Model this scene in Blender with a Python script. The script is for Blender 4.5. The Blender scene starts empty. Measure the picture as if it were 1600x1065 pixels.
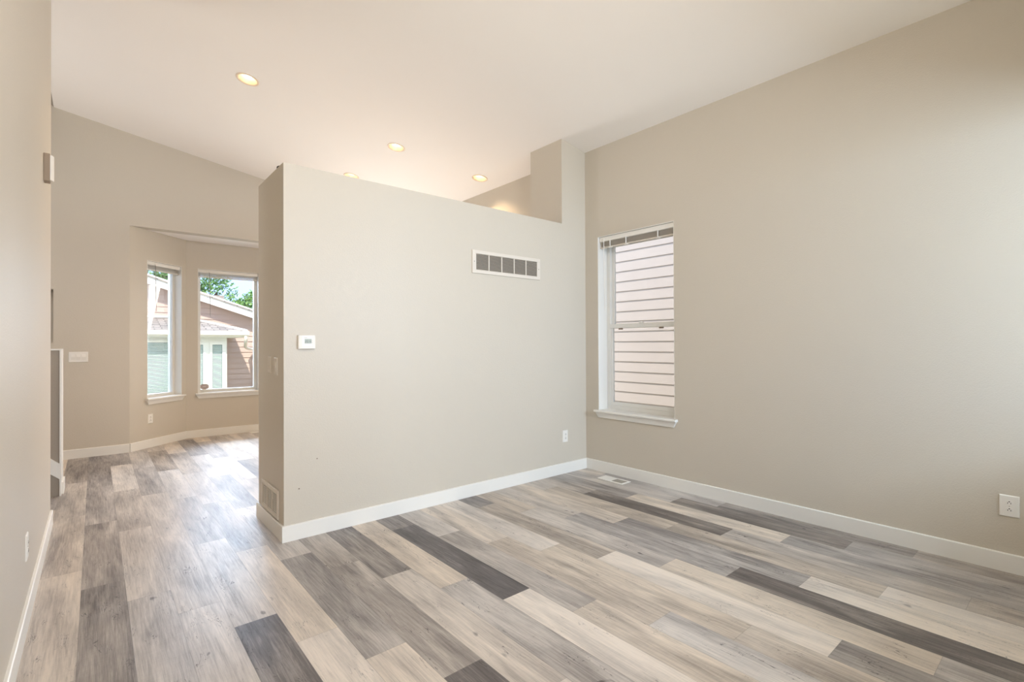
import bpy, bmesh, math, random
from mathutils import Vector, Matrix
random.seed(7)
C = bpy.context.scene.collection
sc = bpy.context.scene
PI = math.pi

# ---------------------------------------------------------------- camera, sky, sun, lights, exposure
cam_d = bpy.data.cameras.new('camera'); cam = bpy.data.objects.new('camera', cam_d); C.objects.link(cam)
cam_d.sensor_width = 36.0; cam_d.lens = 36.0 * 771 / 1600; cam_d.clip_start = 0.02; cam_d.clip_end = 200
right = Vector((0.764067, -0.645122, -0.004473))
up = Vector((-0.000840, -0.007928, 0.999968))
back = Vector((-0.645137, -0.764038, -0.006599))
m = Matrix.Identity(4)
for i in range(3):
    m[i][0] = right[i]; m[i][1] = up[i]; m[i][2] = back[i]
m[2][3] = 1.27
cam.matrix_world = m
sc.camera = cam

w = bpy.data.worlds.new('world'); sc.world = w; w.use_nodes = True
wn = w.node_tree; bg = wn.nodes['Background']
tc = wn.nodes.new('ShaderNodeTexCoord'); sp = wn.nodes.new('ShaderNodeSeparateXYZ'); cr = wn.nodes.new('ShaderNodeValToRGB')
wn.links.new(tc.outputs['Generated'], sp.inputs[0]); wn.links.new(sp.outputs['Z'], cr.inputs[0])
cr.color_ramp.elements[0].position = 0.0; cr.color_ramp.elements[0].color = (0.40, 0.56, 0.90, 1)
cr.color_ramp.elements[1].position = 0.5; cr.color_ramp.elements[1].color = (0.50, 0.68, 1.0, 1)
wn.links.new(cr.outputs[0], bg.inputs[0]); bg.inputs[1].default_value = 2.2

def aim(o, d): o.rotation_euler = Vector(d).to_track_quat('-Z', 'Y').to_euler()
sd = bpy.data.lights.new('sun', 'SUN'); sd.energy = 5.2; sd.angle = math.radians(0.6); sd.color = (1.0, 0.94, 0.86)
so = bpy.data.objects.new('sun', sd); C.objects.link(so); so.location = (-6, -10, 12); aim(so, (0.27, 0.62, -0.70))

def area(name, loc, d, sx, sy, power, col):
    l = bpy.data.lights.new(name, 'AREA'); l.shape = 'RECTANGLE'; l.size = sx; l.size_y = sy; l.energy = power; l.color = col
    o = bpy.data.objects.new(name, l); C.objects.link(o); o.location = loc; aim(o, d); return o
# daylight through the unseen front and bay side windows, plus added fill lamps
area('daylight_front_window', (3.0, -2.0, 2.02), (0.04, 1, -0.10), 1.5, 1.0, 140, (0.62, 0.80, 1.0))
area('entry_fill_lamp', (1.10, -0.55, 1.35), (-0.50, 1, 0.45), 0.9, 1.8, 40, (1.0, 0.96, 0.92))  # added fill from behind the camera, its window is invented
area('high_fill_lamp', (0.80, -0.55, 3.05), (0.05, 1, 0.30), 1.3, 0.62, 42, (1.0, 0.94, 0.90))  # added fill that brightens the ceiling, its clerestory is invented
area('kitchen_fill_lamp', (3.23, 7.66, 1.60), (-0.35, -1, 0.22), 0.9, 1.5, 46, (1.0, 0.93, 0.87))  # added lamp behind the partition, brightens the far area and ceiling
area('stair_fill_lamp', (-2.66, 6.55, 2.45), (1, -0.55, -0.05), 0.9, 1.1, 34, (0.97, 0.97, 1.0))  # added lamp for the partition end, its stair window is invented
area('daylight_bay_side_window', (3.15, 8.60, 1.75), (-0.674, -0.738, -0.05), 1.3, 1.7, 60, (0.80, 0.88, 1.0))
area('bay_sky_fill', (0.5, 10.2, 3.25), (-0.02, -1, -0.45), 5.0, 1.1, 850, (0.62, 0.77, 1.0))  # added lamp outside, acts as brighter sky for the passage floor

sc.view_settings.view_transform = 'Standard'; sc.view_settings.look = 'None'
sc.view_settings.gamma = 1.0; sc.view_settings.use_curve_mapping = False
sc.view_settings.exposure = 0.16

# ---------------------------------------------------------------- materials
def srgb(r, g, b):
    f = lambda c: c / 12.92 if c <= 0.04045 else ((c + 0.055) / 1.055) ** 2.4
    return (f(r / 255), f(g / 255), f(b / 255), 1)
def mat(name, col, rough=0.5, bump=0, bscale=100, metal=0, mottle=0, spec=0.5, emit=None, estr=0, bdist=0.002):
    mt = bpy.data.materials.new(name); mt.use_nodes = True; nt = mt.node_tree; b = nt.nodes['Principled BSDF']
    b.inputs['Base Color'].default_value = col; b.inputs['Roughness'].default_value = rough
    b.inputs['Metallic'].default_value = metal; b.inputs['Specular IOR Level'].default_value = spec
    tc = nt.nodes.new('ShaderNodeTexCoord')
    if bump:
        n = nt.nodes.new('ShaderNodeTexNoise'); n.inputs['Scale'].default_value = bscale; n.inputs['Detail'].default_value = 3
        bp = nt.nodes.new('ShaderNodeBump'); bp.inputs['Strength'].default_value = bump; bp.inputs['Distance'].default_value = bdist
        nt.links.new(tc.outputs['Object'], n.inputs['Vector']); nt.links.new(n.outputs[0], bp.inputs['Height']); nt.links.new(bp.outputs[0], b.inputs['Normal'])
    if mottle:
        n = nt.nodes.new('ShaderNodeTexNoise'); n.inputs['Scale'].default_value = 2.5; n.inputs['Detail'].default_value = 4
        mx = nt.nodes.new('ShaderNodeMix'); mx.data_type = 'RGBA'
        nt.links.new(tc.outputs['Object'], n.inputs['Vector']); nt.links.new(n.outputs[0], mx.inputs[0])
        mx.inputs[6].default_value = tuple(c * (1 - mottle) for c in col[:3]) + (1,)
        mx.inputs[7].default_value = tuple(min(1, c * (1 + mottle)) for c in col[:3]) + (1,)
        nt.links.new(mx.outputs[2], b.inputs['Base Color'])
    if emit:
        b.inputs['Emission Color'].default_value = emit; b.inputs['Emission Strength'].default_value = estr
    return mt
M = {}
M['wall'] = mat('greige_wall_paint', srgb(203, 194, 179), 0.42, 0.5, 130, mottle=0.012, spec=0.4)
M['ceiling'] = mat('ceiling_paint', srgb(246, 240, 234), 0.8, 0.2, 110, mottle=0.01, spec=0.2)
M['trim'] = mat('white_trim_paint', srgb(232, 229, 222), 0.35, 0.05, 40)
M['plastic'] = mat('white_plastic', srgb(236, 232, 224), 0.35, 0.03, 60)
M['painted_plate'] = mat('plate_painted_over', srgb(212, 203, 190), 0.4, 0.1, 90)
M['vinyl'] = mat('window_vinyl', srgb(226, 224, 218), 0.4, 0.03, 30)
M['metalwhite'] = mat('white_enamel_metal', srgb(228, 222, 210), 0.4, 0.03, 60)
M['ventframe'] = mat('vent_frame_enamel', srgb(218, 209, 196), 0.45, 0.03, 60)
M['slot'] = mat('dark_slot', srgb(52, 48, 46), 0.7, 0.05, 60)
M['duct'] = mat('duct_interior', srgb(78, 74, 72), 0.8, 0.3, 12, mottle=0.5)
M['louver'] = mat('louver_enamel', srgb(170, 160, 145), 0.5, 0.03, 60)
M['latch'] = mat('latch_brown', srgb(120, 100, 82), 0.5, 0.03, 60)
M['lcd'] = mat('lcd_grey_green', srgb(168, 172, 156), 0.3, 0.02, 60)
M['digit'] = mat('lcd_digits', srgb(70, 72, 66), 0.5, 0.02, 60)
M['brownplastic'] = mat('chime_side_brown', srgb(150, 132, 112), 0.5, 0.1, 80)
M['black'] = mat('black_rubber', srgb(20, 18, 17), 0.6, 0.1, 80)
M['carpet'] = mat('stair_carpet', srgb(120, 110, 102), 0.95, 0.8, 300)
M['brass'] = mat('warm_gold_baffle', srgb(214, 190, 160), 0.4, 0.03, 60, metal=0.2)
M['cantrim'] = mat('can_trim_enamel', srgb(235, 215, 190), 0.4, 0.03, 60)
M['lamp'] = mat('lamp_glow', srgb(255, 236, 205), 0.5, emit=(1.0, 0.88, 0.68, 1), estr=9.0)
M['slat'] = mat('blind_slats', srgb(214, 205, 192), 0.5, 0.05, 60)
M['wand'] = mat('blind_wand_plastic', srgb(150, 140, 130), 0.3, 0.02, 60)
M['wandw'] = mat('blind_wand_white', srgb(225, 220, 212), 0.3, 0.02, 60)
M['siding_warm'] = mat('cream_pink_lap_siding', srgb(212, 194, 180), 0.75, 0.3, 40, mottle=0.04)
M['siding_taupe'] = mat('taupe_lap_siding', srgb(196, 170, 156), 0.8, 0.3, 40, mottle=0.05)
M['exttrim'] = mat('exterior_white_trim', srgb(235, 230, 220), 0.6, 0.1, 30)
M['gutter'] = mat('cream_gutter_metal', srgb(226, 214, 198), 0.5, 0.05, 30)
M['bark'] = mat('tree_bark', srgb(105, 88, 72), 0.9, 1.0, 12, mottle=0.2)
M['leaf'] = mat('green_leaves', srgb(120, 156, 84), 0.6, 0.2, 20, mottle=0.35)
M['grass'] = mat('lawn_grass', srgb(150, 146, 118), 0.95, 0.8, 60, mottle=0.2)
M['taupe'] = mat('shaded_wall_taupe', srgb(158, 146, 131), 0.5, 0.3, 130)  # wall paint darkened, shade of the stair side put into the colour
M['darkglass'] = mat('neighbour_glass', srgb(110, 128, 122), 0.15, 0.02, 3)
M['nblind'] = mat('neighbour_blinds', srgb(205, 215, 205), 0.5, 0.03, 60)
M['sticker'] = mat('oval_sticker_grey', srgb(176, 160, 156), 0.5, 0.03, 60)
M['stickerink'] = mat('sticker_ring_ink', srgb(205, 192, 186), 0.5, 0.03, 60)

def shingles():
    mt = bpy.data.materials.new('asphalt_shingles'); mt.use_nodes = True; nt = mt.node_tree; b = nt.nodes['Principled BSDF']
    tc = nt.nodes.new('ShaderNodeTexCoord'); br = nt.nodes.new('ShaderNodeTexBrick')
    br.inputs['Scale'].default_value = 1.0; br.inputs['Brick Width'].default_value = 0.28; br.inputs['Row Height'].default_value = 0.13
    br.inputs['Mortar Size'].default_value = 0.012; br.inputs['Color1'].default_value = srgb(180, 166, 154); br.inputs['Color2'].default_value = srgb(140, 128, 120)
    br.inputs['Mortar'].default_value = srgb(96, 86, 80)
    nt.links.new(tc.outputs['Object'], br.inputs['Vector']); nt.links.new(br.outputs[0], b.inputs['Base Color']); b.inputs['Roughness'].default_value = 0.95
    return mt
M['shingle'] = shingles()
def glass():
    mt = bpy.data.materials.new('window_glass'); mt.use_nodes = True; nt = mt.node_tree
    for n in list(nt.nodes): nt.nodes.remove(n)
    o = nt.nodes.new('ShaderNodeOutputMaterial'); t = nt.nodes.new('ShaderNodeBsdfTransparent'); g = nt.nodes.new('ShaderNodeBsdfGlossy')
    t.inputs[0].default_value = (0.96, 0.975, 0.97, 1); g.inputs['Roughness'].default_value = 0.02
    fr = nt.nodes.new('ShaderNodeFresnel'); fr.inputs[0].default_value = 1.3; mx = nt.nodes.new('ShaderNodeMixShader')
    nt.links.new(fr.outputs[0], mx.inputs[0]); nt.links.new(t.outputs[0], mx.inputs[1]); nt.links.new(g.outputs[0], mx.inputs[2]); nt.links.new(mx.outputs[0], o.inputs[0])
    return mt
M['glass'] = glass()

def plank_mat():
    mt = bpy.data.materials.new('vinyl_plank_floor'); mt.use_nodes = True; nt = mt.node_tree; N = nt.nodes; L = nt.links
    b = N['Principled BSDF']
    at = N.new('ShaderNodeAttribute'); at.attribute_name = 'plank'; uv = N.new('ShaderNodeUVMap'); uv.uv_map = 'UVMap'
    sc_ = N.new('ShaderNodeSeparateColor'); L.new(at.outputs['Color'], sc_.inputs[0])
    su = N.new('ShaderNodeSeparateXYZ'); L.new(uv.outputs[0], su.inputs[0])
    def mth(op, a, b_=None, clamp=False):
        n = N.new('ShaderNodeMath'); n.operation = op; n.use_clamp = clamp
        for i, x in enumerate((a, b_)):
            if x is None: continue
            if isinstance(x, (int, float)): n.inputs[i].default_value = x
            else: L.new(x, n.inputs[i])
        return n.outputs[0]
    off = mth('MULTIPLY', sc_.outputs[1], 37.0)
    def coords(su_, sv_):
        c = N.new('ShaderNodeCombineXYZ'); L.new(mth('MULTIPLY', su.outputs[0], su_), c.inputs[0]); L.new(mth('MULTIPLY', su.outputs[1], sv_), c.inputs[1]); L.new(off, c.inputs[2]); return c.outputs[0]
    def noise(vec, scale, detail, dist=0.0, rough=0.55):
        n = N.new('ShaderNodeTexNoise'); n.inputs['Scale'].default_value = scale; n.inputs['Detail'].default_value = detail
        n.inputs['Distortion'].default_value = dist; n.inputs['Roughness'].default_value = rough; L.new(vec, n.inputs['Vector']); return n.outputs[0]
    def mapr(x, a, b2, c, d):
        n = N.new('ShaderNodeMapRange'); L.new(x, n.inputs[0]); n.inputs[1].default_value = a; n.inputs[2].default_value = b2; n.inputs[3].default_value = c; n.inputs[4].default_value = d; return n.outputs[0]
    broad = noise(coords(5.5, 0.9), 1.6, 3, 0.6)
    grain = noise(coords(40, 1.6), 3.0, 5, 0.5, 0.65)
    fine = noise(coords(90, 4), 4.0, 3)
    saw = noise(coords(3, 60), 3.0, 2)
    crack = noise(coords(9, 1.3), 3.1, 3, 1.6)
    crackm = mapr(mth('ABSOLUTE', mth('SUBTRACT', crack, 0.5)), 0.0, 0.010, 1.0, 0.0)
    sel = mapr(noise(coords(5, 2.2), 2.3, 1), 0.56, 0.64, 0.0, 1.0)
    crackm = mth('MULTIPLY', crackm, sel)
    knot = noise(coords(9, 4.5), 2.2, 1, 0.3)
    knotm = mapr(knot, 0.77, 0.83, 0.0, 1.0)
    t = mth('ADD', sc_.outputs[0], mth('MULTIPLY', mth('SUBTRACT', broad, 0.5), 0.88))
    t = mth('ADD', t, mth('MULTIPLY', mth('SUBTRACT', grain, 0.5), 0.56))
    t = mth('ADD', t, mth('MULTIPLY', mth('SUBTRACT', fine, 0.5), 0.22))
    t = mth('ADD', t, mth('MULTIPLY', mth('SUBTRACT', saw, 0.5), 0.07))
    t = mth('SUBTRACT', t, mth('MULTIPLY', crackm, 0.55))
    t = mth('SUBTRACT', t, mth('MULTIPLY', knotm, 0.35))
    t = mth('ADD', t, 0.09)
    ramp = N.new('ShaderNodeValToRGB'); L.new(t, ramp.inputs[0]); e = ramp.color_ramp.elements
    e[0].position = 0.0; e[0].color = srgb(70, 63, 60); e[1].position = 1.0; e[1].color = srgb(228, 214, 198)
    for p, c in ((0.25, (106, 98, 94)), (0.5, (157, 147, 138)), (0.75, (198, 187, 175))):
        x = e.new(p); x.color = srgb(*c)
    # warm / cool shift from plank to plank
    hue = N.new('ShaderNodeMix'); hue.data_type = 'RGBA'; hue.blend_type = 'MULTIPLY'; hue.inputs[0].default_value = 1.0
    tint = N.new('ShaderNodeMix'); tint.data_type = 'RGBA'; L.new(sc_.outputs[2], tint.inputs[0]); tint.inputs[6].default_value = (0.93, 0.97, 1.04, 1); tint.inputs[7].default_value = (1.03, 0.99, 0.93, 1)
    L.new(ramp.outputs[0], hue.inputs[6]); L.new(tint.outputs[2], hue.inputs[7])
    # bevel line round each plank
    edge = mth('MINIMUM', su.outputs[0], mth('SUBTRACT', 0.1785, su.outputs[0]))
    edge2 = mth('MINIMUM', su.outputs[1], mth('SUBTRACT', 1.203, su.outputs[1]))
    em = mapr(mth('MINIMUM', edge, edge2), 0.0004, 0.0016, 0.35, 0.0)
    dk = N.new('ShaderNodeMix'); dk.data_type = 'RGBA'; L.new(em, dk.inputs[0]); L.new(hue.outputs[2], dk.inputs[6]); dk.inputs[7].default_value = (0.05, 0.045, 0.04, 1)
    L.new(dk.outputs[2], b.inputs['Base Color'])
    L.new(mapr(grain, 0.3, 0.7, 0.46, 0.32), b.inputs['Roughness'])
    bp = N.new('ShaderNodeBump'); bp.inputs['Strength'].default_value = 0.25; bp.inputs['Distance'].default_value = 0.0015
    L.new(mth('SUBTRACT', grain, mth('ADD', em, mth('MULTIPLY', crackm, 0.6))), bp.inputs['Height']); L.new(bp.outputs[0], b.inputs['Normal'])
    return mt
M['plank'] = plank_mat()

# ---------------------------------------------------------------- helpers
def bx(bm, x0, x1, y0, y1, z0, z1):
    v = [bm.verts.new((x, y, z)) for z in (z0, z1) for x, y in ((x0, y0), (x1, y0), (x1, y1), (x0, y1))]
    for f in ((3, 2, 1, 0), (4, 5, 6, 7), (0, 1, 5, 4), (1, 2, 6, 5), (2, 3, 7, 6), (3, 0, 4, 7)): bm.faces.new([v[i] for i in f])
def prism(bm, pts, z0, z1):
    """vertical prism over an x-y outline; z0/z1 numbers or functions of (x, y)"""
    g = lambda z, p: z(*p) if callable(z) else z
    a = [bm.verts.new((p[0], p[1], g(z0, p))) for p in pts]; b = [bm.verts.new((p[0], p[1], g(z1, p))) for p in pts]
    n = len(pts); bm.faces.new(a[::-1]); bm.faces.new(b)
    for i in range(n): bm.faces.new((a[i], a[(i + 1) % n], b[(i + 1) % n], b[i]))
def extr(bm, prof, u0, u1, axis='x', ends=None):
    """closed profile swept along an axis. prof: (a,b) in (y,z) for x, (x,z) for y"""
    f = (lambda u, p: (u, p[0], p[1])) if axis == 'x' else (lambda u, p: (p[0], u, p[1]))
    a = [bm.verts.new(f(u0, p)) for p in prof]; b = [bm.verts.new(f(u1, p)) for p in prof]; n = len(prof)
    bm.faces.new(a); bm.faces.new(b[::-1])
    for i in range(n): bm.faces.new((a[i], b[i], b[(i + 1) % n], a[(i + 1) % n]))
def tube(bm, pts, r, n=8):
    pts = [Vector(p) for p in pts]; rings = []
    for i, p in enumerate(pts):
        d = (pts[min(i + 1, len(pts) - 1)] - pts[max(i - 1, 0)]).normalized()
        a = d.orthogonal().normalized() if not rings else (pa - d * pa.dot(d)).normalized()
        pa = a; b = d.cross(a)
        rings.append([bm.verts.new(p + (a * math.cos(2 * PI * k / n) + b * math.sin(2 * PI * k / n)) * r) for k in range(n)])
    for q, s in zip(rings, rings[1:]):
        for k in range(n): bm.faces.new((q[k], q[(k + 1) % n], s[(k + 1) % n], s[k]))
    bm.faces.new(rings[0][::-1]); bm.faces.new(rings[-1])
def lathe(bm, prof, n=32, cap=False):
    rings = [[bm.verts.new((r * math.cos(2 * PI * k / n), r * math.sin(2 * PI * k / n), z)) for k in range(n)] for r, z in prof]
    for q, s in zip(rings, rings[1:]):
        for k in range(n): bm.faces.new((q[k], q[(k + 1) % n], s[(k + 1) % n], s[k]))
    if cap: bm.faces.new(rings[0][::-1]); bm.faces.new(rings[-1])
def obj(name, bm, m, parent=None, bevel=0, smooth=False):
    bmesh.ops.recalc_face_normals(bm, faces=bm.faces)
    me = bpy.data.meshes.new(name); bm.to_mesh(me); bm.free(); me.materials.append(m)
    o = bpy.data.objects.new(name, me); C.objects.link(o)
    if parent: o.parent = parent
    if bevel:
        b = o.modifiers.new('bevel', 'BEVEL'); b.width = bevel; b.segments = 2; b.limit_method = 'ANGLE'
    if smooth:
        for p in me.polygons: p.use_smooth = True
    return o
def B(): return bmesh.new()
def struct(name, bm, m, parent=None, **k):
    o = obj(name, bm, m, parent, **k)
    if not parent: o['kind'] = 'structure'
    return o
def empty(name, loc=(0, 0, 0), rz=0, parent=None):
    o = bpy.data.objects.new(name, None); C.objects.link(o); o.location = loc; o.rotation_euler = (0, 0, rz); o.empty_display_size = 0.1
    if parent: o.parent = parent
    return o
def tag(o, label, cat, group=None):
    o['label'] = label; o['category'] = cat
    if group: o['group'] = group
    return o
def thing(name, label, cat, loc=(0, 0, 0), rz=0, group=None): return tag(empty(name, loc, rz), label, cat, group)
def boxes(*bs):
    bm = B()
    for b in bs: bx(bm, *b)
    return bm

# ---------------------------------------------------------------- room dimensions (metres)
XR, YW, XL = 3.856, 3.390, -0.244          # right wall, partition face, left wall
YF, YB, YK = 7.464, 8.043, -0.35           # far wall, back of the bay, wall behind the camera
XC = -0.356                                # left edge of the sloping ceiling
SL = 0.1643
zc = lambda x, y=0: 3.239 + SL * (XR - x)
T = 0.16
A_, B_, C_, D_ = (0.313, YF), (0.948, YB), (2.000, YB), (2.635, YF)

# ---- floor of staggered planks
PW, PL, GX, GY = 0.1785, 1.203, -0.0561, 0.7114
tones = {(-1, 2): .58, (-1, 6): .62, (-1, 10): .55, (-1, 14): .5, (-1, 18): .32,
 (0, 1): .36, (0, 5): .34, (0, 9): .36, (0, 13): .40, (0, 17): .34, (0, 21): .36,
 (1, 0): .60, (1, 4): .58, (1, 8): .62, (1, 12): .52, (1, 16): .70, (1, 20): .36,
 (2, 3): .62, (2, 7): .64, (2, 11): .60, (2, 15): .45, (2, 19): .55, (3, -2): .6, (3, 2): .15, (3, 6): .64, (3, 10): .5, (3, 14): .6, (3, 18): .34,
 (4, 1): .76, (4, 5): .72, (4, 9): .45, (4, 13): .60, (4, 17): .5, (5, 0): .74, (5, 4): .42, (5, 8): .68, (5, 20): .3,
 (6, -1): .16, (6, 3): .40, (6, 7): .44, (7, -2): .66, (7, 2): .66, (7, 6): .26, (8, 1): .52, (8, 5): .66, (9, 0): .78, (9, 4): .12, (9, 8): .30,
 (10, 3): .50, (10, 7): .68, (10, -1): .62, (11, 2): .54, (11, 6): .70, (11, -2): .66, (12, 1): .60, (12, 5): .74, (12, -3): .52,
 (13, 0): .78, (13, 4): .46, (13, -4): .38, (14, 3): .58, (14, 7): .52, (14, -1): .70, (15, 2): .44, (15, 6): .64, (15, -2): .20,
 (16, 1): .40, (16, 5): .66, (16, -3): .82, (17, 0): .50, (17, 4): .55, (17, -4): .82, (18, 3): .20, (18, 7): .5, (18, -1): .54,
 (19, 2): .70, (19, 6): .45, (19, -2): .46, (20, 1): .26, (20, 5): .64, (20, -3): .48, (21, 0): .28, (21, 4): .54, (21, -4): .50}
def clip(poly, a, b, c):   # keep a*x + b*y <= c
    out = []
    for i, p in enumerate(poly):
        q = poly[(i + 1) % len(poly)]; dp = a * p[0] + b * p[1] - c; dq = a * q[0] + b * q[1] - c
        if dp <= 0: out.append(p)
        if dp * dq < 0: s = dp / (dp - dq); out.append((p[0] + s * (q[0] - p[0]), p[1] + s * (q[1] - p[1])))
    return out
def build_floor():
    bm = B(); uvl = bm.loops.layers.uv.new('UVMap'); cl = bm.loops.layers.float_color.new('plank'); rnd = random.Random(11)
    x0f, x1f = -2.55, XR + 0.05
    for k in range(-15, 23):
        xa = GX + PW * k; ph = (1 - k) % 4
        for j in range(ph - 12, 30, 4):
            ya = GY + 0.30075 * j
            tn = tones.get((k, j), rnd.choice([.34, .45, .52, .58, .64, .7])); r2, r3 = rnd.random(), rnd.random()
            if k in (0, 1, 2): r3 *= 0.35
            if k in (-1,): r3 = 0.5
            base = [(xa, ya), (xa + PW, ya), (xa + PW, ya + PL), (xa, ya + PL)]
            for zone in (0, 1):
                p = base
                if zone == 0:
                    for cpl in ((0, 1, YF), (0, -1, 0.40), (1, 0, x1f), (-1, 0, -x0f)): p = clip(p, *cpl) if p else p
                else:
                    p = clip(p, 0, -1, -YF)
                    dx, dy = B_[0] - A_[0], B_[1] - A_[1]
                    if p: p = clip(p, -dy, dx, -dy * A_[0] + dx * A_[1])
                    if p: p = clip(p, 0, 1, YB)
                    if p: p = clip(p, dy, dx, dy * D_[0] + dx * D_[1])
                if len(p) < 3: continue
                vs = [bm.verts.new((q[0], q[1], 0)) for q in p]
                f = bm.faces.new(vs)
                for l, q in zip(f.loops, p):
                    l[uvl].uv = (q[0] - xa, q[1] - ya); l[cl] = (tn, r2, r3, 1)
    me = bpy.data.meshes.new('floor'); bm.to_mesh(me); bm.free(); me.materials.append(M['plank'])
    o = bpy.data.objects.new('floor', me); C.objects.link(o); o['kind'] = 'structure'
build_floor()
struct('floor.001', boxes((-2.7, XR + T, YK - T, YF + 0.1, -0.22, -0.004), (A_[0], D_[0], YF, YB, -0.22, -0.004)), M['wall'])

# ---- ceiling with four holes for the recessed lights
CANS = [(1.061, 4.983), (2.543, 4.984), (3.564, 4.815), (2.533, 6.211)]
HR = 0.078
def build_ceiling():
    bm = B(); H = 0.13
    xs = sorted(set([XC, XR + 0.1] + [round(c[0] + s * H, 4) for c in CANS for s in (-1, 1)]))
    ys = sorted(set([YK - 0.1, YF + 0.1] + [round(c[1] + s * H, 4) for c in CANS for s in (-1, 1)]))
    def inside(xm, ym): return any(abs(xm - c[0]) < H and abs(ym - c[1]) < H for c in CANS)
    V = lambda x, y, d=0: bm.verts.new((x, y, zc(x) + d))
    for xa, xb in zip(xs, xs[1:]):
        for ya, yb in zip(ys, ys[1:]):
            if not inside((xa + xb) / 2, (ya + yb) / 2): bm.faces.new([V(xa, ya), V(xb, ya), V(xb, yb), V(xa, yb)])
    n = 40
    for c in CANS:
        sq, ci = [], []
        for k in range(n):
            a = 2 * PI * (k + 0.5) / n + PI / 4 - PI / n; ca, sa = math.cos(a), math.sin(a); s = H / max(abs(ca), abs(sa))
            sq.append(V(c[0] + ca * s, c[1] + sa * s)); ci.append(V(c[0] + ca * HR, c[1] + sa * HR))
        for k in range(n): bm.faces.new((sq[k], sq[(k + 1) % n], ci[(k + 1) % n], ci[k]))
    t = [V(XC, YK - .1, .25), V(XR + .1, YK - .1, .25), V(XR + .1, YF + .1, .25), V(XC, YF + .1, .25)]; bm.faces.new(t)
    b = [V(XC, YK - .1), V(XR + .1, YK - .1), V(XR + .1, YF + .1), V(XC, YF + .1)]
    for k in range(4): bm.faces.new((b[k], b[(k + 1) % 4], t[(k + 1) % 4], t[k]))
    me = bpy.data.meshes.new('ceiling'); bm.to_mesh(me); bm.free(); me.materials.append(M['ceiling'])
    o = bpy.data.objects.new('ceiling', me); C.objects.link(o); o['kind'] = 'structure'
build_ceiling()
# steeper ceiling over the stairs, rising to the left
bm = B(); zs = lambda x, y: zc(XC) + (XC - x) * 0.95
prism(bm, [(-2.6, 4.6), (XC, 4.6), (XC, YF + .1), (-2.6, YF + .1)], zs, lambda x, y: zs(x, y) + 0.2); struct('ceiling.001', bm, M['taupe'])  # dark colour stands in for the shade on this ceiling
bm = B(); bx(bm, A_[0] - .3, D_[0] + .3, YF + 0.16, YB + 0.25, 2.715, 2.86); struct('ceiling.002', bm, M['ceiling'])

# ---- walls
def wall_y(name, x0, x1, y0, y1, holes=(), top=None, zb=0.0):
    """slab between y0..y1 running along x; holes (xa, xb, za, zb)"""
    bm = B(); top = top or (lambda x, y: zc(x) + 0.05)
    xs = sorted(set([x0, x1] + [h[i] for h in holes for i in (0, 1)]))
    for xa, xb in zip(xs, xs[1:]):
        h = [q for q in holes if q[0] <= xa + 1e-6 and q[1] >= xb - 1e-6]; r = [(xa, y0), (xb, y0), (xb, y1), (xa, y1)]
        if h:
            if h[0][2] > 0: prism(bm, r, zb, h[0][2])
            prism(bm, r, h[0][3], top)
        else: prism(bm, r, zb, top)
    return struct(name, bm, M['wall'])
WZ0, WZ1 = 0.60, 2.342
# right wall (runs along y)
bm = B(); X1 = 4.07
for ya, yb, hole in ((YK - T, 2.372, 0), (2.372, 3.227, 1), (3.227, YF + T, 0)):
    r = [(XR, ya), (X1, ya), (X1, yb), (XR, yb)]
    if hole: prism(bm, r, -.2, WZ0); prism(bm, r, WZ1, 3.30)
    else: prism(bm, r, -.2, 3.30)
struct('wall_right', bm, M['wall'])
# left wall beside the camera
bm = B(); prism(bm, [(-0.364, YK - T), (XL, YK - T), (XL, 4.82), (-0.364, 4.82)], 0, lambda x, y: zc(x) + .03); struct('wall_left', bm, M['wall'])
wall_y('wall_back', -0.364, XR + .2, YK - T, YK, [(0.60, 1.60, 0.35, 2.30), (2.10, 3.74, 0.90, 2.46)], top=lambda x, y: 2.70)  # left opening made for the added entry lamp
wall_y('wall_back.001', -0.364, XR + .2, YK - T, YK, [(0.12, 1.50, 2.71, 3.38)], zb=2.70)  # opening made for the added high lamp
wall_y('wall_far', XC, XR + .1, YF, YF + T, [(A_[0], D_[0], 0, 2.715), (2.77, 3.69, .84, 2.36)])  # right opening made for the added kitchen lamp
# far wall carries on behind the stairs, with a dark recess
zt = lambda x, y: zs(x, y) + .1
wall_y('wall_far.001', -2.6, XC, YF, YF + T, [(-0.80, XC - .001, 1.311, 1.905)], top=zt)
struct('wall_niche', boxes((-0.82, XC + .03, YF + T, YF + T + .04, 1.28, 1.94)), M['wall'])
struct('wall_stairs', boxes((-2.70, -2.55, 4.4, 6.05, 0, 6.6), (-2.70, -2.55, 7.05, YF + T, 0, 6.6), (-2.70, -2.55, 6.05, 7.05, 0, 1.85), (-2.70, -2.55, 6.05, 7.05, 3.05, 6.6)), M['wall'])  # gap left for the added stair lamp
bm = B(); prism(bm, [(-2.6, 4.70), (-0.364, 4.70), (-0.364, 4.82), (-2.6, 4.82)], 0, zt); struct('wall_stairs.001', bm, M['wall'])
# partition: thick half-height block with one full-height pier in the corner
bm = B()
prism(bm, [(0.930, YW), (3.513, YW), (3.513, 4.03), (0.930, 4.03)], 0, 2.457)
prism(bm, [(3.513, YW), (XR, YW), (XR, 3.843), (3.513, 3.843)], 0, lambda x, y: zc(x) + .02)
prism(bm, [(3.513, 3.843), (XR, 3.843), (XR, 4.03), (3.513, 4.03)], 0, 2.457)
bmesh.ops.remove_doubles(bm, verts=bm.verts, dist=1e-5)
struct('wall_partition', bm, M['wall'])
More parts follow.
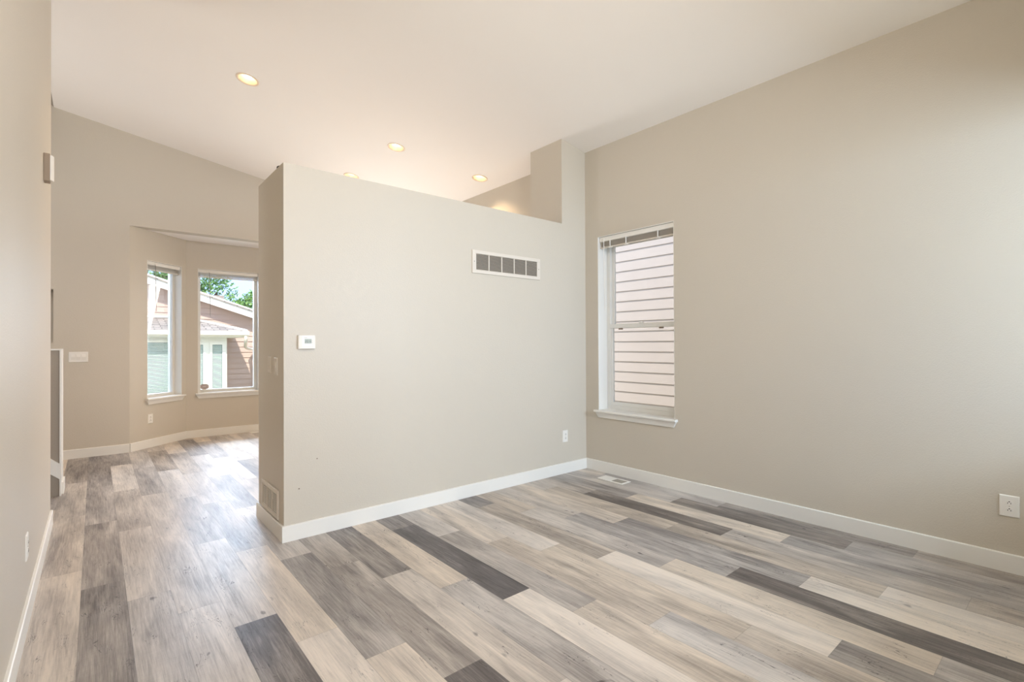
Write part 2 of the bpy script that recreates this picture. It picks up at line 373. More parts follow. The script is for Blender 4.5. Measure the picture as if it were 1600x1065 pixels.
# bay walls, each in its own wall-aligned frame (u along, v outward)
def bay_wall(name, p, q, u0, u1, e0=0.0, e1=0.0):
    L = math.dist(p, q); th = math.atan2(q[1] - p[1], q[0] - p[0]); bm = B()
    for a, b, hole in ((-e0, u0, 0), (u0, u1, 1), (u1, L + e1, 0)):
        if b - a < 1e-4: continue
        if hole: bx(bm, a, b, 0, T, -.2, WZ0); bx(bm, a, b, 0, T, WZ1, 2.86)
        else: bx(bm, a, b, 0, T, -.2, 2.86)
    o = struct(name, bm, M['wall']); o.location = (p[0], p[1], 0); o.rotation_euler = (0, 0, th); return th
LB = math.dist(A_, B_)
TH1 = bay_wall('wall_bay_left', A_, B_, 0.244, 0.788)
bay_wall('wall_bay_center', B_, C_, 0.138, 0.912)
TH3 = bay_wall('wall_bay_right', C_, D_, LB - 0.788, LB - 0.244)
# wedge fillers behind the bay corners
for p, nm in ((B_, 'wall_bay_corner'), (C_, 'wall_bay_corner.001')):
    s = 1 if p is C_ else -1
    bm = B(); prism(bm, [(p[0], p[1]), (p[0], p[1] + T), (p[0] + s * T * .674, p[1] + T * .738)], -.2, 2.86); struct(nm, bm, M['wall'])

# ---- baseboards
BH, BT = 0.103, 0.014
def board(name, p, q, off=0.0):
    """board along p->q, its thickness to the left of the direction"""
    L = math.dist(p, q); th = math.atan2(q[1] - p[1], q[0] - p[0]); bm = B()
    extr(bm, [(0, 0), (BT, 0), (BT, BH - .004), (BT - .004, BH), (0, BH)], 0, L)
    o = struct(name, bm, M['trim']); o.location = (p[0], p[1], 0.0005); o.rotation_euler = (0, 0, th)
board('baseboard_right', (XR, YK), (XR, YW))
bm = B(); extr(bm, [(YW, 0), (YW - BT, 0), (YW - BT, BH - .004), (YW - BT + .004, BH), (YW, BH)], 0.930 - BT, XR - BT); struct('baseboard_partition', bm, M['trim']).location.z = .0005
bm = B(); extr(bm, [(.930, 0), (.930 - BT, 0), (.930 - BT, BH - .004), (.930 - BT + .004, BH), (.930, BH)], YW, 4.03 + BT, 'y'); struct('baseboard_partition_end', bm, M['trim']).location.z = .0005
bm = B(); bx(bm, .93, XR, 4.03, 4.03 + BT, 0, BH); struct('baseboard_partition_back', bm, M['trim'])
board('baseboard_left', (XL, 4.82), (XL, YK))
board('baseboard_far', (A_[0], YF), (-2.5, YF))
board('baseboard_bay_left', B_, A_); board('baseboard_bay_center', C_, B_); board('baseboard_bay_right', D_, C_)
board('baseboard_far.001', (XR, YF), (D_[0], YF))

# ---------------------------------------------------------------- windows (structure) and their blinds (things)
def window(n, p, th, W, double, depth=0.14):
    """opening W wide; local u right seen from inside, v outward, z up from the floor"""
    root = empty('window_%d' % n, (p[0], p[1], 0), th); root['kind'] = 'structure'
    z0, z1 = WZ0, WZ1; f = 0.045; d0, d1 = depth, depth + 0.07
    obj('jamb_liner', boxes((0, .006, 0.001, d1, z0, z1), (W - .006, W, 0.001, d1, z0, z1), (0.006, W - .006, 0.001, d1, z1 - .006, z1)), M['trim'], root)
    fr = obj('frame', boxes((.006, f, d0, d1, z0, z1 - .006), (W - f, W - .006, d0, d1, z0, z1 - .006), (f, W - f, d0, d1, z0, z0 + .05), (f, W - f, d0, d1, z1 - .056, z1 - .006)), M['vinyl'], root, bevel=.003)
    if double:
        zm = 1.425
        lo = obj('lower_sash', boxes((f, f + .03, d0 + .005, d0 + .03, z0 + .05, zm), (W - f - .03, W - f, d0 + .005, d0 + .03, z0 + .05, zm), (f + .03, W - f - .03, d0 + .005, d0 + .03, z0 + .05, z0 + .085)), M['vinyl'], root, bevel=.002)
        upb = obj('upper_sash', boxes((f, f + .03, d0 + .035, d0 + .06, zm, z1 - .056), (W - f - .03, W - f, d0 + .035, d0 + .06, zm, z1 - .056), (f + .03, W - f - .03, d0 + .035, d0 + .06, z1 - .09, z1 - .056)), M['vinyl'], root, bevel=.002)
        obj('meeting_rail', boxes((f, W - f, d0 - .004, d0 + .06, zm, zm + .045)), M['vinyl'], root, bevel=.004)
        obj('sash_latch', boxes((.16, .20, d0 - .012, d0 + .004, zm - .014, zm - .001)), M['latch'], root)
        obj('sash_latch', boxes((.62, .66, d0 - .012, d0 + .004, zm - .014, zm - .001)), M['latch'], root)
        obj('sash_lock', boxes((W / 2 - .04, W / 2 + .0, d0 - .002, d0 + .03, zm + .045, zm + .058)), M['vinyl'], root, bevel=.004)
        obj('pane', boxes((f + .03, W - f - .03, d0 + .015, d0 + .019, z0 + .085, zm)), M['glass'], root)
        obj('pane', boxes((f + .03, W - f - .03, d0 + .045, d0 + .049, zm + .045, z1 - .09)), M['glass'], root)
    else:
        obj('pane', boxes((f, W - f, d0 + .03, d0 + .034, z0 + .05, z1 - .056)), M['glass'], root)
    bm = B()  # stool with a bevelled nose
    bx(bm, 0.006, W - .006, 0, d0, z0 - .001, z0 + .012)
    extr(bm, [(-.001, z0 + .012), (-.040, z0 + .012), (-.044, z0 + .008), (-.044, z0 - .006), (-.040, z0 - .010), (-.001, z0 - .010)], -.028, W + .028)
    obj('window_sill', bm, M['trim'], root)
    bm = B(); a, b = -.022, W + .022; zt_, zb_ = z0 - .010, z0 - .062
    v = [bm.verts.new(c) for c in ((a, -.001, zt_), (b, -.001, zt_), (b - .03, -.001, zb_), (a + .03, -.001, zb_), (a, -.026, zt_), (b, -.026, zt_), (b - .03, -.014, zb_), (a + .03, -.014, zb_))]
    for q in ((0, 1, 2, 3), (4, 7, 6, 5), (0, 4, 5, 1), (1, 5, 6, 2), (2, 6, 7, 3), (3, 7, 4, 0)): bm.faces.new([v[i] for i in q])
    obj('apron', bm, M['trim'], root)
    return root
def blind(p, th, W, label, wand_u, wand_z, wm, clips=()):
    r = thing('window_blind', label, 'blind', (p[0], p[1], WZ1 - .008), th, 'raised blinds in the windows')
    a, b = .010, W - .010
    bm = B(); extr(bm, [(.018, 0), (.018, -.038), (.024, -.044), (.060, -.044), (.060, 0)], a, b); obj('headrail', bm, M['plastic'], r)
    bm = B()
    for k in range(9):
        z = -.0475 - k * .0052; extr(bm, [(.030, z), (.040, z + .0016), (.052, z), (.052, z - .0016), (.040, z + .0002), (.030, z - .0016)], a + .004, b - .004)
    obj('slat_stack', bm, M['slat'], r)
    obj('bottom_rail', boxes((a + .004, b - .004, .028, .054, -.108, -.095)), M['slat'], r, bevel=.002)
    bm = B(); tube(bm, [(wand_u, .010, -.035), (wand_u + .002, .008, -.06), (wand_u + .012, .008, wand_z)], .0036, 6)
    obj('wand', bm, wm, r)
    bm = B(); tube(bm, [(wand_u, .020, -.018), (wand_u, .010, -.020), (wand_u, .010, -.038)], .0035, 6); obj('wand_hook', bm, M['plastic'], r)
    for u in clips:
        bm = B(); bx(bm, u, u + .005, .014, .022, -.105, -.036); bx(bm, u - .018, u + .022, .020, .034, -.114, -.106); obj('valance_clip', bm, M['plastic'], r)
    return r
def along(p, q, s): L = math.dist(p, q); return (p[0] + (q[0] - p[0]) * s / L, p[1] + (q[1] - p[1]) * s / L)
w1 = along(A_, B_, .244); w2 = (B_[0] + .138, YB); w3 = (XR, 3.227)
window(1, w1, TH1, .544, False, .10); window(2, w2, 0, .774, False, .10); window(3, w3, -PI / 2, .855, True, .135)
window(4, along(C_, D_, LB - .788), TH3, .544, False, .10)
blind(w1, TH1, .544, 'raised white mini blind in the narrow window on the angled bay wall', .13, -.62, M['wand'])
blind(w2, 0, .774, 'raised white mini blind in the wide bay window with the oval sticker', .14, -.66, M['wand'])
blind(w3, -PI / 2, .855, 'raised white mini blind with white wand in the sash window on the right wall', .07, -.74, M['wandw'], (.14, .33, .68))
# thin cord hanging under the meeting rail of the right window
bm = B(); tube(bm, [(.58, .128, 1.424), (.62, .12, 1.412), (.66, .115, 1.395), (.71, .112, 1.388), (.76, .115, 1.392), (.80, .122, 1.404)], .0022, 6)
o = obj('blind_cord', bm, M['wandw']); o.location = (w3[0], w3[1], 0); o.rotation_euler = (0, 0, -PI / 2)
tag(o, 'thin loop of cord hanging below the middle rail of the right wall window', 'cord')
# oval sticker on the glass of the wide bay window
st = thing('oval_sticker', 'small grey oval sticker on lower left corner of the wide bay window pane', 'sticker', (1.183, YB + .1278, .688))
def oval(bm, rx, rz, y0, y1, n=32, hole=None):
    P = lambda y, k, s=1: bm.verts.new((rx * s * math.cos(2 * PI * k / n), y, rz * s * math.sin(2 * PI * k / n)))
    if hole:
        o1 = [P(y0, k) for k in range(n)]; i1 = [P(y0, k, hole) for k in range(n)]
        for k in range(n): bm.faces.new((o1[k], o1[(k + 1) % n], i1[(k + 1) % n], i1[k]))
    else:
        a = [P(y0, k) for k in range(n)]; b = [P(y1, k) for k in range(n)]; bm.faces.new(a); bm.faces.new(b[::-1])
        for k in range(n): bm.faces.new((a[k], a[(k + 1) % n], b[(k + 1) % n], b[k]))
bm = B(); oval(bm, .058, .040, 0, .0012); obj('sticker_disc', bm, M['sticker'], st)
bm = B(); oval(bm, .050, .033, -.0004, 0, hole=.88); bx(bm, -.024, .020, -.0006, -.0002, -.004, .006); bx(bm, -.014, .028, -.0006, -.0002, .010, .014); obj('sticker_ring', bm, M['stickerink'], st)

# ---------------------------------------------------------------- recessed ceiling lights
LBL = ['recessed light nearest the camera, high on the left of the ceiling above the passage',
       'recessed light in the middle of the ceiling above the partition wall',
       'recessed light beside the corner pier with a warm glow on the wall below it',
       'recessed light half hidden behind the top edge of the partition wall']
def make_can():
    r = empty('recessed_light')
    bm = B(); lathe(bm, [(.078, .004), (.080, -.004), (.092, -.006), (.097, -.003), (.0975, .0005)], 40); obj('trim_ring', bm, M['cantrim'], r, smooth=True)
    bm = B(); lathe(bm, [(.0775, .002), (.072, .03), (.064, .06), (.060, .085), (.060, .09)], 40); lathe(bm, [(.0605, .09), (.001, .09)], 40); obj('baffle', bm, M['brass'], r, smooth=True)
    bm = B(); lathe(bm, [(.001, .040), (.024, .042), (.042, .049), (.048, .060), (.046, .085), (.001, .0895)], 32); obj('bulb', bm, M['lamp'], r, smooth=True)
    return r
can0 = make_can(); tilt = math.atan(SL)
for i, (x, y) in enumerate(CANS):
    if i == 0: r = can0
    else:
        r = can0.copy(); C.objects.link(r)
        for ch in can0.children: c = ch.copy(); C.objects.link(c); c.parent = r
    r.location = (x, y, zc(x) - .0005); r.rotation_euler = (0, tilt, 0)
    tag(r, LBL[i], 'ceiling light', 'recessed ceiling lights')
    l = bpy.data.lights.new('can_beam', 'SPOT'); l.energy = 46; l.color = (1.0, 0.72, 0.45); l.spot_size = math.radians(125); l.spot_blend = 0.8; l.shadow_soft_size = .05
    lo = bpy.data.objects.new('can_beam', l); C.objects.link(lo); lo.location = (x, y, zc(x) + .012); lo.rotation_euler = (0, tilt, 0)

# ---------------------------------------------------------------- wall fittings. local frame: u right along the wall, -v out into the room, z up
def mount(o, p, th): o.location = p; o.rotation_euler = (0, 0, th); return o
def plate(bm, w, h, t=.006):
    a, b = w / 2, h / 2; s = .004
    v = [bm.verts.new(c) for c in ((-a, 0, -b), (a, 0, -b), (a, 0, b), (-a, 0, b), (-a, -t * .5, -b), (a, -t * .5, -b), (a, -t * .5, b), (-a, -t * .5, b), (-a + s, -t, -b + s), (a - s, -t, -b + s), (a - s, -t, b - s), (-a + s, -t, b - s))]
    for q in ((0, 1, 2, 3), (8, 11, 10, 9)): bm.faces.new([v[i] for i in q])
    for k in range(4):
        n = (k + 1) % 4; bm.faces.new((v[k], v[4 + k], v[4 + n], v[n])); bm.faces.new((v[4 + k], v[8 + k], v[8 + n], v[4 + n]))
def outlet(label, p, th, w=.078, h=.117, style='round'):
    r = mount(thing('wall_outlet', label, 'outlet', group='electrical outlets'), p, th)
    bm = B(); plate(bm, w, h); obj('cover_plate', bm, M['plastic'], r)
    for s in (-1, 1):
        bm = B()
        pts = [(.0165 * math.cos(a), .0145 * max(-.8, min(.8, math.sin(a))) ) for a in [2 * PI * k / 28 for k in range(28)]]
        a1 = [bm.verts.new((q[0], -.0061, s * .0195 + q[1])) for q in pts]; b1 = [bm.verts.new((q[0], -.0080, s * .0195 + q[1])) for q in pts]
        bm.faces.new(a1); bm.faces.new(b1[::-1])
        for k in range(28): bm.faces.new((a1[k], a1[(k + 1) % 28], b1[(k + 1) % 28], b1[k]))
        rec = obj('receptacle', bm, M['plastic'], r)
        zc_ = s * .0195
        bm = boxes((-.0075, -.0050, -.0086, -.0079, zc_ - .0065, zc_ + .0015), (.0050, .0075, -.0086, -.0079, zc_ - .0065, zc_ + .0015), (-.0026, .0026, -.0086, -.0079, zc_ + .0035, zc_ + .0085))
        obj('slots', bm, M['slot'], rec)
    bm = B(); bx(bm, -.002, .002, -.0072, -.006, -.002, .002); obj('screw', bm, M['louver'], r)
    return r
outlet('outlet low on the right wall near the right edge of the photo', (XR, .317, .365), -PI / 2, .080, .118)
outlet('outlet low on the long partition wall near the corner', (3.543, YW, .362), 0, .070, .115)
o1 = along(A_, B_, .288); outlet('outlet low under the narrow window on the angled bay wall', (o1[0], o1[1], .358), TH1, .072, .115)
outlet('outlet low on the left wall beside the camera, seen edge on', (XL, 3.20, .345), PI / 2, .075, .117)

def switch(label, p, th, n, w, m, pitch=.046, h=.117, name='wall_switch', grp=None):
    r = mount(thing(name, label, 'light switch', group=grp), p, th)
    bm = B(); plate(bm, w, h, .007); obj('cover_plate', bm, m, r)
    for k in range(n):
        u = (k - (n - 1) / 2) * pitch; bm = B()
        extr(bm, [(-.0065, -.033), (-.0085, -.033), (-.0125, .002), (-.0085, .033), (-.0065, .033)], u - .0165, u + .0165); obj('rocker', bm, m, r)
    return r
switch('white triple rocker switch on the far wall left of the bay', (-.146, YF, 1.147), 0, 3, .168, M['plastic'], grp='light switches')
switch('greige rocker switch on the partition end, farther one of two', (.930, 3.715, 1.135), -PI / 2, 1, .075, M['painted_plate'], grp='light switches').rotation_euler = (0, 0, PI / 2 + PI)
switch('greige rocker switch on the partition end, the one nearest the edge', (.930, 3.560, 1.128), -PI / 2, 1, .075, M['painted_plate'], grp='light switches')

# thermostat
r = thing('thermostat', 'white digital thermostat with small grey screen on the partition wall', 'thermostat', (1.066, YW, 1.291))
bm = B(); prof = [(-.052, 0), (-.052, -.018), (-.048, -.024), (-.03, -.028), (0, -.0295), (.03, -.028), (.056, -.024), (.060, -.018), (.060, 0)]
prism(bm, [(a, b) for a, b in prof], -.045, .045); obj('housing', bm, M['plastic'], r, bevel=.003)
obj('screen', boxes((-.014, .030, -.0308, -.029, -.010, .020)), M['lcd'], r)
bm = B()
def seg(bm, u, z, s, on):
    w_, h_ = .007 * s, .006 * s; t = .0014
    R = dict(a=(u, u + w_, z + 2 * h_ - t, z + 2 * h_), g=(u, u + w_, z + h_ - t / 2, z + h_ + t / 2), d=(u, u + w_, z, z + t), f=(u, u + t, z + h_, z + 2 * h_), b=(u + w_ - t, u + w_, z + h_, z + 2 * h_), e=(u, u + t, z, z + h_), c=(u + w_ - t, u + w_, z, z + h_))
    for k in on: q = R[k]; bx(bm, q[0], q[1], -.0314, -.0309, q[2], q[3])
seg(bm, -.010, -.004, 1.2, 'abged'); seg(bm, .001, -.004, 1.2, 'abcdef'); seg(bm, .012, -.004, 1.2, 'bc'); seg(bm, .020, -.004, 1.2, 'bcfe')
obj('digits', bm, M['digit'], r)
obj('button', boxes((.034, .040, -.0300, -.027, .006, .014)), M['metalwhite'], r); obj('button', boxes((.034, .040, -.0300, -.027, -.008, 0)), M['metalwhite'], r)
obj('button_strip', boxes((-.036, .040, -.0300, -.027, -.034, -.031)), M['metalwhite'], r)
obj('maker_mark', boxes((-.016, .004, -.0302, -.029, .027, .029)), M['louver'], r)

# long return-air grille
def grille(name, label, p, th, W, H, cols, rows, fr, m_l, back_m, gap=.010, screws=True, tiltl=.5, cat='vent'):
    r = mount(thing(name, label, cat), p, th)
    a, b = W / 2, H / 2; bm = B(); t = .011
    for q in ((-a, a, b - fr[1], b), (-a, a, -b, -b + fr[1]), (-a, -a + fr[0], -b + fr[1], b - fr[1]), (a - fr[0], a, -b + fr[1], b - fr[1])): bx(bm, q[0], q[1], -t, 0, q[2], q[3])
    iw = W - 2 * fr[0]; cw = (iw - gap * (cols - 1)) / cols
    for k in range(1, cols):
        u = -a + fr[0] + k * cw + (k - 1) * gap; bx(bm, u, u + gap, -t + .001, -.001, -b + fr[1], b - fr[1])
    obj('frame', bm, M['ventframe'], r, bevel=.0015)
    ih = H - 2 * fr[1]; ph = ih / rows
    for c in range(cols):
        u = -a + fr[0] + c * (cw + gap); bm = B()
        for k in range(rows):
            z = -b + fr[1] + (k + .5) * ph; hh = ph * tiltl / 2
            extr(bm, [(-.0095, z - hh), (-.0085, z - hh - .0007), (-.0060, z + hh * .5), (-.0068, z + hh)], u, u + cw)
        obj('louvers', bm, m_l, r)
    obj('backing', boxes((-a + fr[0] * .5, a - fr[0] * .5, -.0012, -.0002, -b + fr[1] * .5, b - fr[1] * .5)), back_m, r)
    if screws:
        for s in (-1, 1):
            bm = B(); bx(bm, s * (a - fr[0] / 2) - .003, s * (a - fr[0] / 2) + .003, -t - .0016, -t, -.003, .003); obj('screw', bm, M['slot'], r, bevel=.0012)
    return r
grille('return_air_vent', 'long white return air vent with five louvred sections high on the partition', (2.814, YW, 1.972), 0, .784, .196, 5, 13, (.040, .030), M['louver'], M['duct'])
grille('return_air_vent', 'small white vent with three columns of slots low on the partition end', (.930, 3.700, .212), -PI / 2 * 3 + PI * 1, .415, .190, 3, 11, (.028, .022), M['metalwhite'], M['slot'], .018, False, .42).rotation_euler = (0, 0, -PI / 2)

# floor registers
def register(label, cx, cy, W, L, closed_far=True):
    r = thing('floor_register', label, 'floor vent', (cx, cy, 0.0003), 0, 'floor registers')
    a, b = W / 2, L / 2; f = .020; t = .005; bm = B()
    for q in ((-a, a, b - f, b), (-a, a, -b, -b + f), (-a, -a + f, -b + f, b - f), (a - f, a, -b + f, b - f), (-a + f, a - f, -.004, .004)): bx(bm, q[0], q[1], q[2], q[3], 0, t)
    obj('frame', bm, M['plastic'], r, bevel=.0015)
    bm = B(); bx(bm, -a + f, a - f, .004, b - f, .0005, .0042); obj('closed_half', bm, M['plastic'], r)
    bm = B()
    for k in range(9):
        y = -b + f + (k + .5) * (b - f - .004) / 9; bx(bm, -a + f, a - f, y - .0035, y + .0035, .002, .0045)
    for k in range(1, 3): bx(bm, -a + f + k * (W - 2 * f) / 3 - .002, -a + f + k * (W - 2 * f) / 3 + .002, -b + f, -.004, .0018, .0046)
    obj('louvers', bm, M['louver'], r)
    obj('damper', boxes((-a + f, a - f, -b + f, -.004, .0003, .0010)), M['duct'], r)
register('white floor register beside the baseboard under the right wall window', 3.692, 2.913, .132, .290)
r = register('white floor register at the foot of the bay, partly behind the partition', 1.86, 7.945, .132, .29); r = None
for o in [x for x in C.objects if x.name.startswith('floor_register') and x.location.y > 7]: o.rotation_euler = (0, 0, PI / 2)

# door chime high on the left wall
r = thing('door_chime', 'brown sided door chime box with white curved cover high on the left wall', 'door chime', (XL, 4.16, 2.37))
obj('chime_box', boxes((0, .030, -.02, .055, -.085, .085)), M['brownplastic'], r, bevel=.003)
bm = B(); prism(bm, [(.030, -.016), (.038, -.012), (.044, .004), (.047, .020), (.044, .036), (.038, .048), (.030, .052)], -.078, .078); obj('cover', bm, M['plastic'], r, bevel=.003)

# nails left in the partition, black cable end on its top
for i, (x, z) in enumerate(((1.139, .508), (1.023, .328))):
    bm = B(); tube(bm, [(0, 0, 0), (0, -.006, .0005)], .0022, 8); tube(bm, [(0, -.006, .0005), (0, -.0075, .0005)], .0038, 8)
    o = obj('nail', bm, M['latch']); o.location = (x, YW, z)
    tag(o, ('small nail head low on the partition wall, the higher of two', 'small nail head low on the partition wall, the lower of two')[i], 'nail', 'nails in the partition')
bm = B(); lathe(bm, [(.004, 0), (.019, 0), (.021, .006), (.020, .020), (.012, .027), (.002, .028)], 20, True); 
o = obj('cable_plug', bm, M['black'], smooth=True); o.location = (.956, 3.565, 2.4575); tag(o, 'tiny black plug lying on the top of the partition near its end', 'plug')

# ---------------------------------------------------------------- stairs and knee wall behind the left wall
KY0, KY1, KX = 5.69, 5.98, -0.22
bm = B(); bx(bm, -2.55, KX - .012, KY0, KY1, 0, 1.235); struct('wall_knee', bm, M['taupe'])  # the face's shade is painted in with the taupe
struct('trim_1', boxes((KX - .012, KX, KY0 - .012, KY1 + .012, 0, 1.247), (-2.55, KX - .012, KY0 - .012, KY1 + .012, 1.235, 1.247)), M['trim'])
bm = B()  # sloping skirt board on the knee wall
v = [(-.232, .145), (-.232, .275), (-1.60, 1.505 - .28), (-1.60, 1.10)]
extr(bm, [(-.232, .145), (-.232, .275), (-1.25, 1.19), (-1.40, 1.19), (-1.40, 1.195 - .0)][:4], KY0 - .014, KY0 - .001, 'y'); struct('trim_2', bm, M['trim'])
bm = B(); bx(bm, KX, KX + .013, KY0 + .06, KY1 + .012, 0, BH); struct('baseboard_knee', bm, M['trim'])
stp = thing('carpeted_stairs', 'grey carpeted stairs rising to the left beside the white capped half wall', 'stairs', (-.33, 5.2, 0))
for k in range(7):
    a = -.27 * k; bm = B(); extr(bm, [(a, 0), (a, .178 * (k + 1) - .03), (a + .02, .178 * (k + 1) - .02), (a + .02, .178 * (k + 1)), (a - .27, .178 * (k + 1)), (a - .27, 0)], -.33, KY0 - .016 - 5.2, 'y'); obj('stair_step', bm, M['carpet'], stp)

# ---------------------------------------------------------------- outside
struct('ground', boxes((-40, 40, -30, 60, -.80, -.70)), M['grass'])
# unseen slab added in front of the window wall to keep direct sun off it
bm = B(); bx(bm, -1.6, 5.2, YK - T - 2.6, YK - T, 2.60, 2.68); struct('sun_blocker', bm, M['exttrim'])
bm = B(); prism(bm, [(-4.2, YK - 2.8), (5.2, YK - 2.8), (5.2, YK - T), (-4.2, YK - T)], lambda x, y: zc(x) + .30, lambda x, y: zc(x) + .45); struct('sun_blocker_high', bm, M['exttrim'])  # unseen sloping slab added to keep sun out of the high opening
def lap(bm, u0, u1, z0, z1, reveal, axis, pos, out, topf=None, lip=.014):
    """lap siding: boards between u0..u1; topf(u)->z cuts the top on a rake"""
    n = int(math.ceil((z1 - z0) / reveal))
    for k in range(n):
        za = z0 + k * reveal; zb = min(za + reveal, z1); ua, ub = u0, u1
        pr = [(pos, za - .01), (pos + out * lip, za - .01), (pos + out * .003, zb), (pos, zb)]
        if topf:
            cut = topf(za)
            if cut is None: continue
            ub = min(u1, cut)
            if ub <= ua: continue
        extr(bm, pr, ua, ub, axis)
# close neighbour seen through the right wall window
nh = thing('neighbour_house', 'cream sided house standing close outside the right wall window', 'house', (6.44, 3.0, -.7))
bm = B(); bx(bm, .02, 5.0, -6, 6.0, 0, 6.2)
obj('wall', bm, M['siding_warm'], nh)
bm = B(); lap(bm, -6, 6.0, .10, 6.1, .16, 'y', .02, -1); obj('siding', bm, M['siding_warm'], nh)
bm = B(); extr(bm, [(-.5, 6.15), (5.5, 8.4), (5.5, 8.55), (-.5, 6.30)], -6.4, 6.4, 'y'); obj('roof', bm, M['shingle'], nh)

# house beyond the bay: gabled main wall, lower hipped bump-out with gutter
bh = thing('gabled_house', 'taupe sided house with white rakes and shingled bump-out beyond the bay windows', 'house', (0, 14.7, -.7))
G = .7  # local z = world z + .7
rake = lambda x: 2.888 + G - (x - .931) * .332
xr_ = lambda z: .931 + (2.888 + G - z) / .332
bm = B(); prof = [(-7, 0), (9.0, 0), (9.0, max(.5, rake(9.0))), (-2.5, rake(-2.5)), (-7, rake(-2.5) - 1.5)]
a = [bm.verts.new((p[0], .02, p[1])) for p in prof]; b = [bm.verts.new((p[0], 4.0, p[1])) for p in prof]; n = len(prof); bm.faces.new(a); bm.faces.new(b[::-1])
for i in range(n): bm.faces.new((a[i], b[i], b[(i + 1) % n], a[(i + 1) % n]))
obj('wall', bm, M['siding_taupe'], bh)
bm = B(); lap(bm, -7, 9, .1, rake(-2.5) - .05, .142, 'x', .02, -1, lip=.024, topf=lambda z: xr_(z + .05)); obj('siding', bm, M['siding_taupe'], bh)
def slab(bm, x0, x1, y0, y1, zoff, t):   # sloping board following the rake
    z0, z1 = rake(x0) + zoff, rake(x1) + zoff
    v = [bm.verts.new(c) for c in ((x0, y0, z0), (x1, y0, z1), (x1, y1, z1), (x0, y1, z0), (x0, y0, z0 + t), (x1, y0, z1 + t), (x1, y1, z1 + t), (x0, y1, z0 + t))]
    for q in ((0, 1, 2, 3), (4, 7, 6, 5), (0, 4, 5, 1), (1, 5, 6, 2), (2, 6, 7, 3), (3, 7, 4, 0)): bm.faces.new([v[i] for i in q])
bm = B(); slab(bm, -2.5, 9.2, -.33, -.29, -.15, .17); obj('rake_board', bm, M['exttrim'], bh)
bm = B(); slab(bm, -2.5, 9.2, -.30, .02, -.03, .02); obj('soffit', bm, M['exttrim'], bh)
bm = B(); slab(bm, -2.5, 9.2, -.37, 5.5, .02, .03); obj('roof', bm, M['shingle'], bh)
bm = B(); slab(bm, -2.5, 9.2, -.375, -.335, .045, .035); obj('drip_edge', bm, M['exttrim'], bh)
obj('roof_vent', boxes((2.25, 2.62, .3, .6, rake(2.4) - .1, rake(2.4) + .20)), M['shingle'], bh)
# bump-out (front at y = -1.3, gutter line y = -1.6)
GZ = 1.46 + G
obj('bump_out_wall', boxes((-3.0, 2.40, -1.30, .02, 0, GZ + .02)), M['exttrim'], bh)
bm = B()
c = [(-3.3, -1.60, GZ + .15), (2.77, -1.60, GZ + .15), (2.77, 0.02, GZ + .15), (1.75, 0.02, 1.955 + G), (-3.3, .02, 1.955 + G)]
v = [bm.verts.new(p) for p in c]; bm.faces.new((v[0], v[1], v[3], v[4])); bm.faces.new((v[1], v[2], v[3]))
v2 = [bm.verts.new((p[0], p[1], p[2] - .04)) for p in c]; bm.faces.new((v2[0], v2[4], v2[3], v2[1])); bm.faces.new((v2[1], v2[3], v2[2])); bm.faces.new((v[0], v2[0], v2[1], v[1])); bm.faces.new((v[1], v2[1], v2[2], v[2]))
obj('bump_out_roof', bm, M['shingle'], bh)
bm = B(); tube(bm, [(2.77, -1.60, GZ + .165), (1.75, .0, 1.975 + G)], .028, 6); tube(bm, [(1.75, -.02, 1.975 + G), (-3.3, -.02, 1.975 + G)], .024, 6); obj('ridge_flashing', bm, M['exttrim'], bh)
obj('bump_out_soffit', boxes((-3.3, 2.77, -1.60, .02, GZ + .0, GZ + .02)), M['exttrim'], bh)
bm = B(); extr(bm, [(-1.60, GZ + .02), (-1.66, GZ + .02), (-1.70, GZ + .06), (-1.71, GZ + .15), (-1.60, GZ + .15)], -3.3, 2.80); obj('gutter', bm, M['gutter'], bh)
bm = B(); tube(bm, [(2.72, -1.64, GZ + .05), (2.74, -1.64, GZ - .02), (2.76, -1.5, GZ - .12), (2.86, -1.0, GZ - .22), (3.05, -.3, GZ - .26), (3.25, -.12, GZ - .30), (3.28, -.08, GZ - .5), (3.28, -.08, .1)], .04, 10); obj('downspout', bm, M['gutter'], bh, smooth=True)
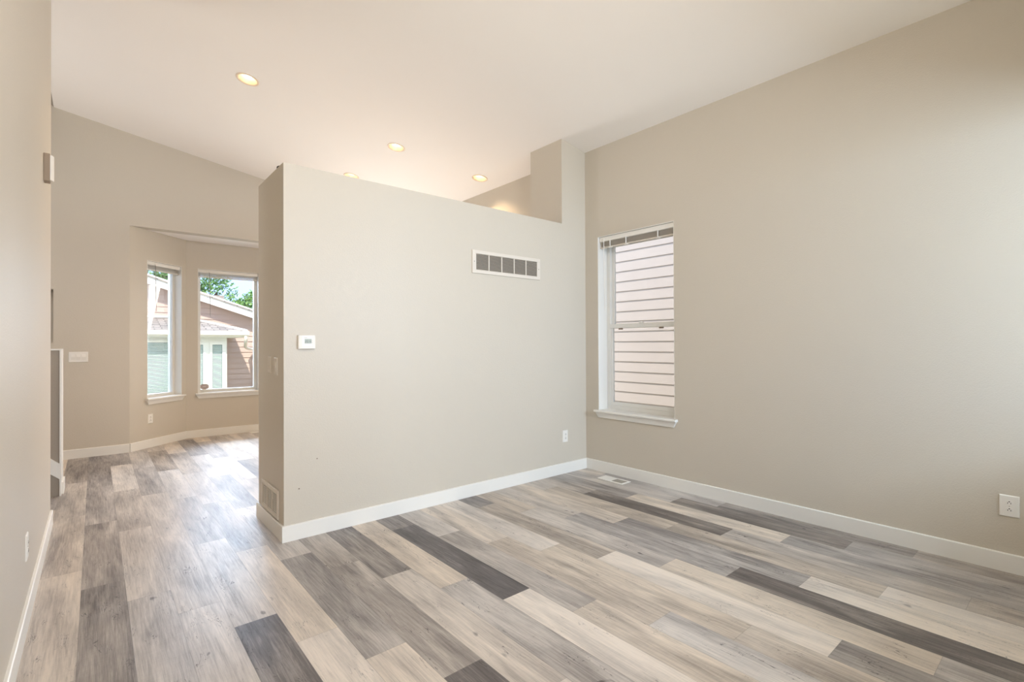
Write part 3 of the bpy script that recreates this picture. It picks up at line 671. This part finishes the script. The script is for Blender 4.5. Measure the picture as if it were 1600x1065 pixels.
# its windows
def nwin(x0, x1, z0, z1, y, parent):
    f = .055
    fr = obj('window_frame', boxes((x0 - f, x0, y - .03, y, z0 - f, z1 + f), (x1, x1 + f, y - .03, y, z0 - f, z1 + f), (x0, x1, y - .03, y, z1, z1 + f), (x0, x1, y - .03, y, z0 - f, z0)), M['exttrim'], parent)
    obj('pane', boxes((x0, x1, y - .012, y - .006, z0, z1)), M['darkglass'], fr)
    bm = B(); k = 0; z = z0 + .02
    while z < z1 - .01:
        bx(bm, x0 + .01, x1 - .01, y - .017, y - .013, z, z + .014); z += .033
    obj('mini_blind', bm, M['nblind'], fr)
nwin(.35, 1.305, -.75 + G, 1.345 + G, -1.30, bh); nwin(1.52, 1.91, -.75 + G, 1.29 + G, -1.30, bh); nwin(2.10, 2.30, -.75 + G, 1.29 + G, -1.30, bh)

# trees behind that house
def tree(label, x, y, blobs, n, seed):
    rn = random.Random(seed); t = thing('leafy_tree', label, 'tree', (x, y, -.7), 0, 'trees behind the gabled house')
    bm = B(); top = max(b[2] for b in blobs) + .7
    tube(bm, [(0, 0, 0), (.06, .03, 1.6), (-.05, 0, 2.8), (.05, .05, top)], .16, 10)
    for b in blobs:
        tube(bm, [(0, 0, 2.2), ((b[0] - x) * .5, (b[1] - y) * .5, b[2] * .6 + .8), (b[0] - x, b[1] - y, b[2] + .7)], .05, 6)
    obj('trunk', bm, M['bark'], t)
    bm = B(); tot = sum(b[3] ** 2 for b in blobs)
    for b in blobs:
        for _ in range(int(n * b[3] ** 2 / tot)):
            d = Vector((rn.gauss(0, 1), rn.gauss(0, 1), rn.gauss(0, 1))).normalized() * b[3] * rn.uniform(.45, 1.03) ** .6
            c = Vector((b[0] - x, b[1] - y, b[2] + .7)) + d; u = Vector((rn.gauss(0, 1), rn.gauss(0, 1), rn.gauss(0, 1))).normalized(); w_ = u.orthogonal().normalized(); s = rn.uniform(.05, .10)
            q = [c - u * s, c + w_ * s * .45, c + u * s, c - w_ * s * .45]; bm.faces.new([bm.verts.new(p) for p in q])
    me = bpy.data.meshes.new('foliage'); bm.to_mesh(me); bm.free(); me.materials.append(M['leaf']); o = bpy.data.objects.new('foliage', me); C.objects.link(o); o.parent = t
tree('tall leafy green tree filling the top of the bay windows', 2.0, 22.0, [(1.2, 22, 4.6, 1.7), (3.0, 22.2, 4.4, 1.25), (2.2, 21.8, 5.8, 1.6), (.2, 22.2, 5.4, 1.5), (3.6, 22, 3.3, .75), (2.0, 21.5, 3.2, 1.0), (.2, 22.5, 3.8, 1.1), (-1.2, 22, 4.6, 1.6)], 15000, 3)
tree('lower leafy tree right of the tall one with sky above it', 5.0, 21.0, [(4.9, 21, 2.6, .85), (4.3, 21.1, 2.3, .75), (5.8, 21, 2.9, .9)], 5000, 5)
